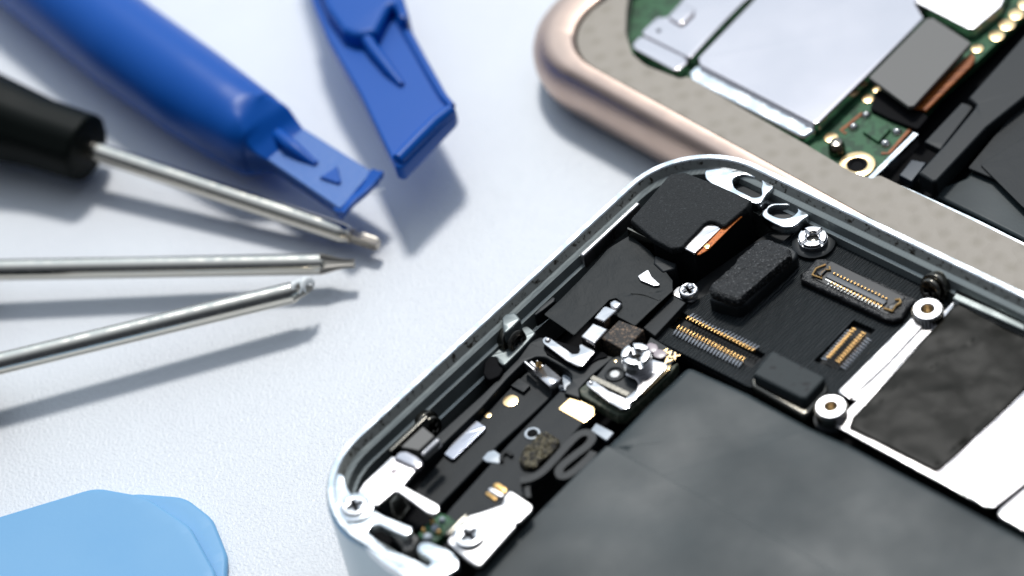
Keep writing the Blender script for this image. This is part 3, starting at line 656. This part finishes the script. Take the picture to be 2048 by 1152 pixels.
plate('contact_cap', M['steel'], rb, crop(640, 800, 3.272, [(1092, 590), (1110, 565), (1150, 575), (1210, 610), (1200, 640), (1160, 630)]), 10.6, .6, .2, .25)
plate('support_fin', M['steel_dark'], ph, crop(640, 800, 3.272, [(815, 890), (830, 850), (955, 735), (972, 740), (965, 765), (850, 880)]), 10.2, 3.0, .15)
# green microphone flex with solder blobs
gp = plate('microphone_board', M['pcb'], ph, crop(640, 800, 3.272, [(640, 880), (700, 810), (790, 740), (850, 760), (890, 800), (820, 870), (760, 930), (690, 930)]), 8.6, 1.0, .1, .2)
for x, y, r in ((755, 840, .45), (705, 900, .5), (800, 790, .35), (740, 800, .25), (780, 870, .3), (680, 860, .25)):
    c = at(640+x/3.272, 800+y/3.272, 8.7); MB().lathe([(r, -.2), (r*.95, .05), (r*.6, .3), (.05, .38)], Matrix.Translation(c), 14).build('solder_blob', M['clear'] if r > .3 else M['gold'], gp)
plate('cavity_shade', M['void'], ph, crop(640, 800, 3.272, [(365, 700), (485, 590), (740, 740), (720, 800), (610, 860), (600, 830)]), 7.4, .4, .05)  # black sheet laid in the gap to stand for its shade
plate('charging_port', M['steel_dark'], ph, crop(640, 800, 3.272, [(450, 660), (500, 600), (560, 640), (590, 700), (520, 790), (470, 740)]), 7.9, .8, .2, .3)
plate('rib', M['grey_label'], ph, crop(640, 800, 3.272, [(540, 900), (610, 870), (650, 900), (600, 980), (540, 990)]), 10.3, 1.5, .2, .4)

INSIDE[0] = False
# ------------------------------------------------------------------ the rose phone behind
HR = 7.6
ra, rb_ = at(1175, 131, HR), at(1560, 341, HR)
UR = (rb_-ra); UR.z = 0; UR.normalize(); VR = Vector((UR.y, -UR.x, 0))      # VR points toward the viewer side
if VR.y > 0: VR = -VR
# corner nearest: the crease lines of the near side and of the left side meet here
la_, lb_ = at(1143, 62, HR), at(1200, 0, HR)
side = (lb_-la_); side.z = 0; side.normalize()
VB = Vector((-UR.y, UR.x, 0)); VB = VB if VB.dot(side) > 0 else -VB
t_ = (la_-ra).dot(UR); CR = ra+UR*t_; CR.z = 0
OFF = 4.0
OR = CR-UR*OFF*1.0-VB*OFF*0.62
RL, RW = 140.0, 68.0
def rr2(off, z, rad=10.0):
    k = 3.1*max(0, 1-off/2.75)
    return rrect(off, z, rad, RW, RL+k, OR-UR*k, UR, VB, 16)
rose = thing('smartphone', OR+UR*RL/2+VB*RW/2, 'opened rose gold phone with green circuit board and silver shields, partly behind the other phone', 'phone', 'opened phones')
rbm = MB()
cprof = []
for k in range(11):
    t = -math.pi/2+k/10*math.pi*0.92
    cprof.append((1.9-1.9*math.cos(t), 3.9+3.6*math.sin(t)))
cprof = [(4.0, .3)]+cprof+[(2.55, 7.6), (2.75, 7.35)]
rbm.grid([rr2(o, z) for o, z in cprof], True, mi=0)
rbm.grid([rr2(4.0, .3), rr2(18, .3)], True, mi=0)
rbm.grid([rr2(2.75, 7.35), rr2(2.9, 4)], True, mi=0)
rbm.build('housing', [M['rose']], rose, sharp=40)
MB().plate(rr2(2.6, 0), .6, 3.0, .05).build('floor_plate', M['void'], rose)
c6 = lambda q: crop(1240, 0, 2.4, q)
# adhesive border: outer ring of the phone minus the pixel-traced opening
op = [(1262, -60), (1250, 20), (1248, 66), (1262, 110), (1290, 133), (1360, 160), (1375, 155), (1470, 212), (1612, 292), (1700, 345), (1745, 360), (1757, 352), (2120, 528), (2700, 400), (2300, -400), (1500, -500)]
mb = MB().plate(rr2(2.95, 0), 5.6, 7.1, .15, [fillet(pts(op, 7.1), 1.2)])
ring_ = mb.build('adhesive_border', M['glue'], rose, sharp=50)
pcb = plate('circuit_board', M['pcb'], rose, [(1256, -40), (1240, 60), (1262, 122), (1350, 170), (1600, 300), (1735, 366), (1810, 275), (1880, 190), (1960, 118), (2060, 20), (2110, -60), (1700, -300), (1300, -200)], 5.0, 1.0, .1)
def sh(name, px, z, m='shield', th=1.4, bev=.15, r=.4, **k): return plate(name, M[m], rose, px, z, th, bev, r, **k)
sh('shield_can', crop(1000, 0, 3.6, [(950, 320), (1000, 260), (1040, 262), (1340, 410), (1352, 450), (1290, 505), (1250, 505), (965, 350)]), 6.1)
sh('shield_can', crop(1000, 0, 3.6, [(1020, 225), (1130, 120), (1200, 120), (1330, -20), (1500, -180), (1850, -60), (1760, 10), (1640, 130), (1500, 280), (1375, 420), (1340, 405), (1030, 250)]), 6.3)
o = sh('shield_bump', crop(1000, 0, 3.6, [(1205, 120), (1300, 20), (1330, 20), (1400, 60), (1400, 90), (1320, 170), (1290, 172)]), 6.6, th=.5)
c = at(1000+1143/3.6, 220/3.6, 6.33); MB().plate(circ(c, .25, 16), 6.2, 6.34, .02).build('pinhole', M['void'], rose)
sh('shield_can', c6([(375, 275), (640, 0), (760, -140), (1440, -140), (1420, 20), (1460, 85), (1200, 350), (955, 590), (930, 595), (380, 310)]), 6.7, bev=.2)
sh('shield_lip', c6([(330, 345), (365, 310), (400, 318), (905, 580), (935, 600), (935, 625), (890, 655), (860, 650), (340, 385)]), 6.15, 'alu', bev=.35)
sh('shield_can', c6([(1380, -10), (1400, -120), (1900, -140), (1830, 30), (1700, 138), (1670, 138), (1560, 80)]), 6.4, 'steel')
sh('grey_cover', c6([(1195, 370), (1470, 90), (1500, 85), (1685, 205), (1410, 508), (1385, 510)]), 7.0, 'grey_label', .5, .08, .15)
sh('orange_flex', c6([(1405, 515), (1690, 245), (1705, 275), (1690, 310), (1470, 530)]), 5.9, 'kapton_plain', .4, .15, 0)
sh('flex_connector', c6([(1230, 430), (1290, 440), (1440, 530), (1480, 560), (1430, 620), (1300, 570), (1200, 520)]), 5.5, 'void', .6, .1, .3)
for x, y, r in ((1715, 232, 28), (1808, 170, 36), (1858, 118, 38), (1903, 68, 36), (1945, 20, 34), (1232, 428, 22), (1190, 472, 28), (1013, 660, 32)):
    c = at(1240+x/2.4, y/2.4, 5.1); MB().plate(circ(c, r/2.4/18.3, 22), 4.9, 5.12, .05).build('gold_pad', M['gold_pad'], pcb)
for x, y in ((1182, 555), (1122, 612), (1330, 635), (1274, 692)):
    c = at(1240+x/2.4, y/2.4, 5.0); MB().lathe([(.52, 0), (.48, .2), (.3, .4), (.05, .48)], Matrix.Translation(c), 16).build('solder_blob', M['solder'], pcb)
for q in ([(1085, 640), (1060, 625), (1165, 540)], [(1255, 735), (1290, 735), (1400, 610)]):
    strip('copper_trace', M['kapton_plain'], pcb, c6(q), 5.08, .35, .12, False)
plate('chip', M['pcb'], pcb, c6([(1165, 630), (1225, 575), (1300, 615), (1240, 680)]), 5.35, .4, .05, .1)
c = at(1240+1043/2.4, 728/2.4, 5.0); MB().lathe([(.9, 0), (.85, .9), (.6, 1.4), (.05, 1.5)], Matrix.Translation(c), 20).build('screw', M['steel_dark'], pcb)
c = at(1240+1138/2.4, 790/2.4, 5.2); MB().plate(circ(c, 1.85, 32), 5.0, 5.25, .05, [circ(c, 1.05, 24)]).build('gold_ring', M['gold_pad'], pcb)
MB().lathe([(1.0, -.3), (1.0, .05), (.75, .08), (.6, -.1)], Matrix.Translation(c)).build('screw_hole', M['void'], pcb)
# bright rails round the battery bay, black speaker bar, battery
strip('tray_rail', M['alu'], rose, c6([(1195, 862), (1420, 640)]), 6.2, .55, 1.6, False)
strip('tray_rail', M['alu'], rose, c6([(1228, 862), (1420, 945), (1700, 1072), (2400, 1420)]), 6.9, 1.15, 1.6, False)
plate('battery', M['battery'], rose, c6([(1480, 920), (1660, 850), (1800, 690), (2300, 300), (3200, 900), (2600, 1500), (1900, 1130)]), 4.6, 1.4, .4, .8)
plate('battery_flap', M['satin'], rose, c6([(1670, 805), (1939, 480), (2400, 200), (2500, 1200), (1939, 960), (1850, 880)]), 5.3, .25, .08, .2)
plate('seam_tape', M['satin'], rose, c6([(1730, 790), (2000, 620), (2300, 700), (2200, 1200), (1930, 990)]), 5.5, .15, .05, .2)
spk = plate('speaker_bar', M['black_part'], rose, c6([(1430, 830), (1560, 690), (1700, 520), (1710, 500), (1670, 470), (1760, 370), (1939, 170), (2160, -60), (2400, 60), (2000, 420), (1760, 610), (1520, 868), (1500, 872)]), 6.6, 2.2, .25, .2)
plate('speaker_step', M['black_part'], spk, c6([(1460, 680), (1640, 490), (1700, 510), (1560, 690), (1540, 720)]), 5.9, 1.0, .15, .2)
plate('grey_block', M['conn_blue'], rose, c6([(1340, 840), (1400, 765), (1470, 780), (1400, 870)]), 5.2, 1.0, .1)
# side key on the near side of the rose phone
sk = at(1158, 186, 1.6)
MB().box(sk+UR*1.0+VB*2.0, (6.5, 1.6, 1.0), UR, bev=.4).build('side_key', M['black_part'], rose)

# ------------------------------------------------------------------ blue pry tool with the round grip (tapered to a flat tip)
def loft(stations, parent, name, m, seg=28, sharp=40, **props):
    """stations: (centre, half width, half height, squareness, flat top cut) along the tool"""
    rows = []
    cs = [Vector(s_[0]) for s_ in stations]
    for i, (c, hw, hh, sq, cut) in enumerate(stations):
        t = cs[min(i+1, len(cs)-1)]-cs[max(i-1, 0)]; t.normalize()
        side_ = t.cross(Vector((0, 0, 1))).normalized(); up_ = side_.cross(t).normalized(); row = []
        for k in range(seg):
            a = 2*math.pi*k/seg; ca, sa = math.cos(a), math.sin(a); ex = 2/sq
            x = math.copysign(abs(ca)**ex, ca)*hw; y = math.copysign(abs(sa)**ex, sa)*hh
            row.append(Vector(c)+side_*x+up_*min(y, cut))
        rows.append(row)
    return MB().grid(rows, True, True).build(name, m, parent, sharp=sharp, **props)
bt = thing('pry_tool', (*at(420, 180, 0).xy, 0), 'blue plastic pry tool with thick round grip, its flat tip near the screwdriver bit', 'pry tool', 'blue pry tools')
st = []
for px, py, z, hw, hh, sq, cut in ((-250, -330, 5.5, 4.6, 5.2, 2, 9), (60, -60, 5.5, 5.1, 5.4, 2, 9), (250, 90, 5.5, 5.15, 5.4, 2, 9), (385, 185, 5.5, 5.0, 5.2, 2, 9), (460, 236, 5.4, 4.6, 4.9, 2.1, 9), (510, 268, 5.3, 4.2, 4.5, 2.3, 4.2),
                                   (535, 278, 5.2, 3.8, 3.6, 2.8, 3.0), (556, 290, 5.1, 3.2, 2.4, 4, 1.4)):
    st.append((at(px, py, z), hw, hh, sq, cut))
st2 = []
for i in range(len(st)-1):
    n_ = 1 if i < 2 else 5
    for k in range(n_):
        t = k/n_; a, b = st[i], st[i+1]
        st2.append((a[0].lerp(b[0], t),)+tuple(a[q]+(b[q]-a[q])*t for q in range(1, 5)))
st = st2+[st[-1]]
st = [(c, hw, hh, sq, min(cut, hh*1.02)) for c, hw, hh, sq, cut in st]
bl = pts(crop(0, 0, 2.057, [(1100, 655), (1250, 528), (1530, 705), (1400, 858)]), 5.85)
for t, hh in ((.02, 1.3), (.2, .95), (.5, .85), (.8, .8), (.97, .75), (1.0, .5)):
    A, B = bl[0].lerp(bl[3], t), bl[1].lerp(bl[2], t); c = (A+B)/2; c.z = 4.85
    st.append((c, (A-B).length/2*.96, hh, 9, .75))
loft(st, bt, 'grip', M['blue'], 64, 32)
plate('blade_face', M['blue_rough'], bt, crop(0, 0, 2.057, [(1100, 655), (1150, 612), (1215, 555), (1250, 528), (1530, 705), (1400, 858)]), 5.85, .35, .08, .1)
ridge = [(at(555, 268, 6.4)), at(575, 285, 6.7), at(600, 305, 6.3), at(632, 328, 5.9)]
MB().tube(ridge, [.7, .75, .65, .35], 12, flat=.9).build('ridge', M['blue'], bt)
plate('arrow_mark', M['blue'], bt, crop(0, 0, 2.057, [(1315, 728), (1388, 682), (1402, 745), (1390, 752)]), 6.15, .4, .08, .05)
mb = MB(); p0, p1 = at(686, 432, 5.2), at(765, 352, 5.6)
rows = []
dd = (p1-p0).normalized(); ff = Vector((dd.y, -dd.x, 0)); ff = ff if ff.x > 0 else -ff
for t in range(9):
    c = p0.lerp(p1, t/8)+Vector((0, 0, .15*math.sin(t*.9)))
    rows.append([c-ff*1.1+Vector((0, 0, -.6)), c-ff*1.3+Vector((0, 0, .35)), c-ff*.4+Vector((0, 0, .42)), c+ff*.15+Vector((0, 0, .75)), c+ff*.35+Vector((0, 0, .7)), c+ff*.2+Vector((0, 0, -.1)), c-ff*.3+Vector((0, 0, -.7))])
mb.grid(rows, True, True).build('tip_lip', M['blue'], bt, sharp=45)
MB().tube([at(742, 388, 5.4), at(752, 385, 5.7), at(762, 379, 5.6), at(770, 377, 5.8)], .05, 6).build('plastic_burr', M['wax'], bt)

# ------------------------------------------------------------------ second, flat blue pry tool
fb = thing('pry_tool', (*at(760, 150, 0).xy, 0), 'flat ribbed blue plastic pry tool with square end, beside the rose gold phone', 'pry tool', 'blue pry tools')
k2 = lambda q: crop(560, 0, 2.504, q)
def tilt(p):                 # the end of the tool sits high, the far part lower
    return p
plate('blade', M['blue'], fb, k2([(150, -60), (560, -60), (620, 60), (640, 110), (720, 260), (880, 545), (870, 570), (610, 840), (575, 830), (400, 470), (240, 200), (160, 10)]), 8.4, 2.0, .35, [0, 0, .4, .4, 0, .5, .3, .4, .4, 0, 0, 0])
plate('grip', M['blue'], fb, k2([(40, -500), (420, -600), (600, -80), (640, 55), (635, 95), (600, 95), (560, 0), (480, 160), (400, 175), (360, 170), (310, 150), (230, 40), (150, -150)]), 10.2, 4.0, .7, .9)
plate('side_skirt', M['blue'], fb, k2([(130, -80), (200, -60), (330, 200), (480, 440), (460, 480), (380, 440), (250, 220)]), 7.6, 2.0, .4, .5)
MB().tube([at(*p, z) for p, z in zip(k2([(420, 170), (470, 250), (540, 340), (610, 425)]), (9.3, 9.1, 8.9, 8.5))], [.7, .65, .6, .35], 12, flat=1).build('ridge', M['blue'], fb)
MB().tube([at(*p, 8.55) for p in k2([(590, 90), (660, 210), (750, 370), (815, 480), (862, 535)])], .42, 10).build('edge_rib', M['blue'], fb)
MB().tube([at(*p, 8.6) for p in k2([(592, 800), (700, 690), (780, 610), (858, 548)])], [.7, .75, .75, .6], 12).build('end_lip', M['blue'], fb)

# ------------------------------------------------------------------ screwdrivers
def frame(tip, tail):
    """matrix (mm) whose +x runs from the bit's end to the handle"""
    x = (Vector(tail)-Vector(tip)).normalized(); y = Vector((0, 0, 1)).cross(x).normalized(); z = x.cross(y)
    Mx = Matrix((x, y, z)).transposed().to_4x4(); return Matrix.Translation(tip) @ Mx
def driver(label, tip, tail, kind, r, L_, tipl):
    root = thing('screwdriver', (Vector(tip).lerp(Vector(tail), .5)), label, 'screwdriver', 'precision screwdrivers'); F = frame(tip, tail)
    R90 = F @ Matrix.Rotation(math.pi/2, 4, 'Y')     # lathe axis z -> +x
    sh_ = MB()
    if kind == 'star':
        sh_.lathe([(r*.62, tipl), (r*.7, tipl), (r*.98, tipl+.7), (r, tipl+1.2), (r, L_)], R90, 32)
    elif kind == 'slim':
        sh_.lathe([(r*.5, tipl-.2), (r*.93, tipl+.1), (r, tipl+.5), (r, L_)], R90, 32)
    else:
        sh_.lathe([(r*.2, .6), (r*.55, 1.3), (r*.98, 2.1), (r, 2.4), (r, L_)], R90, 32)
    shaft = sh_.build('shaft', M['chrome'], root, sharp=30)
    tm = MB(); n = 24
    if kind == 'star':
        prof_ = [(0, .75), (.3, 1.0), (tipl+.1, 1.0)]
        rows = [[F @ Vector((x, r*.62*s_*(1+.16*math.cos(6*2*math.pi*k/n))*math.cos(2*math.pi*k/n), r*.62*s_*(1+.16*math.cos(6*2*math.pi*k/n))*math.sin(2*math.pi*k/n))) for k in range(n)] for x, s_ in prof_]
        tm.grid(rows, True, True)
        tm.lathe([(r*.5, tipl-.35), (r*.78, tipl-.3), (r*.78, tipl+.0), (r*.6, tipl+.2)], R90)
    elif kind == 'slim':
        prof_ = [(0, .34), (.12, .40), (tipl*.4, .46), (tipl*.7, .64), (tipl, .86), (tipl+.4, .95)]
        rows = [[F @ Vector((x, r*s_*(1+.32*math.cos(4*2*math.pi*k/n))*math.cos(2*math.pi*k/n), r*s_*(1+.32*math.cos(4*2*math.pi*k/n))*math.sin(2*math.pi*k/n))) for k in range(n)] for x, s_ in prof_]
        tm.grid(rows, True, True)
    else:
        prof_ = [(0, .18), (.2, .26), (1.0, .55), (2.2, .9)]
        rows = [[F @ Vector((x, r*s_*(1+.22*math.cos(4*2*math.pi*k/n))*math.cos(2*math.pi*k/n), r*s_*(1+.22*math.cos(4*2*math.pi*k/n))*math.sin(2*math.pi*k/n))) for k in range(n)] for x, s_ in prof_]
        tm.grid(rows, True, True)
        w = MB()
        for q in range(3):
            pth = [F @ Vector((x, r*(.75)*math.cos(a), r*.8*math.sin(a))) for x, a in [(2.0-.55*q-.14*j+.3*math.sin(q*3+j), .4+j*.55) for j in range(7)]]
            w.tube(pth, [k_*(.7+.6*random.random()) for k_ in [.12, .25, .36, .4, .36, .24, .12]], 8)
        w.build('plastic_shaving', M['wax'], shaft, sharp=60)
    tm.build('bit', M['tip'], shaft, sharp=40)
    hm = MB(); hr = 4.1
    seg = 48; rows = []
    for x, rr in ((L_-.2, .6), (L_-.2, 3.4), (L_+.05, 3.7), (L_+.5, 3.8), (L_+6, 3.9), (L_+9, 4.3), (L_+14, 4.9), (L_+40, 5.2), (L_+60, 4.6), (L_+62, 3)):
        rows.append([F @ Vector((x, rr*(1-.035*(math.cos(8*a)*.5+.5)**3)*math.cos(a), rr*(1-.035*(math.cos(8*a)*.5+.5)**3)*math.sin(a))) for a in [2*math.pi*k/seg for k in range(seg)]])
    hm.grid(rows, True, True).build('handle', M['grip'], root, sharp=50)
    return root
def ext(a, b, L_): return a+(b-a).normalized()*L_
t1, h1 = at(757, 490, 1.9), at(174, 297, 4.6)
driver('screwdriver with black handle in view and star shaped bit beside the blue pry tool', t1, h1, 'star', 1.05, (h1-t1).length, 3.4)
t2, h2 = at(709, 527, 2.9), at(0, 540, 3.9)
driver('bare steel screwdriver shaft with slim pointed bit, middle of the three', t2, ext(t2, h2, 42), 'slim', 1.12, 42, 3.0)
t3, h3 = at(626, 575, 4.0), at(0, 727, 4.9)
driver('steel screwdriver shaft with white plastic shaving stuck on its bit', t3, ext(t3, h3, 36.2), 'cross', 1.12, (h3-t3).length+1.8, 2.0)

# ------------------------------------------------------------------ light blue picks
def pick(px, z, label):
    mb = MB().plate(fillet(pts(px, z), 4.0, 10), z-.9, z, .42); subdivide(mb, 1.5)
    cen = at(150, 1120, z)
    mb.warp(lambda p: p+Vector((0, 0, .012*((p-cen).length-12)*1.0 if p.z > z-.5 else 0)))
    o = mb.build('opening_pick', M['pick']); o['label'] = label; o['category'] = 'plastic pick'; o['group'] = 'light blue picks'; return o
pick([(150, 1010), (270, 984), (370, 992), (425, 1035), (455, 1110), (450, 1200), (300, 1420), (100, 1300), (60, 1100)], 1.0, 'light blue plastic pick lying underneath, its rounded edge peeping out at the right')
pick([(-160, 1080), (0, 1030), (190, 972), (290, 990), (380, 1050), (435, 1150), (420, 1260), (160, 1450), (-200, 1350)], 2.0, 'light blue plastic pick lying on top of the other, with a dull mottled face')
for o in list(bpy.data.objects):
    if '_base' in o: del o['_base']
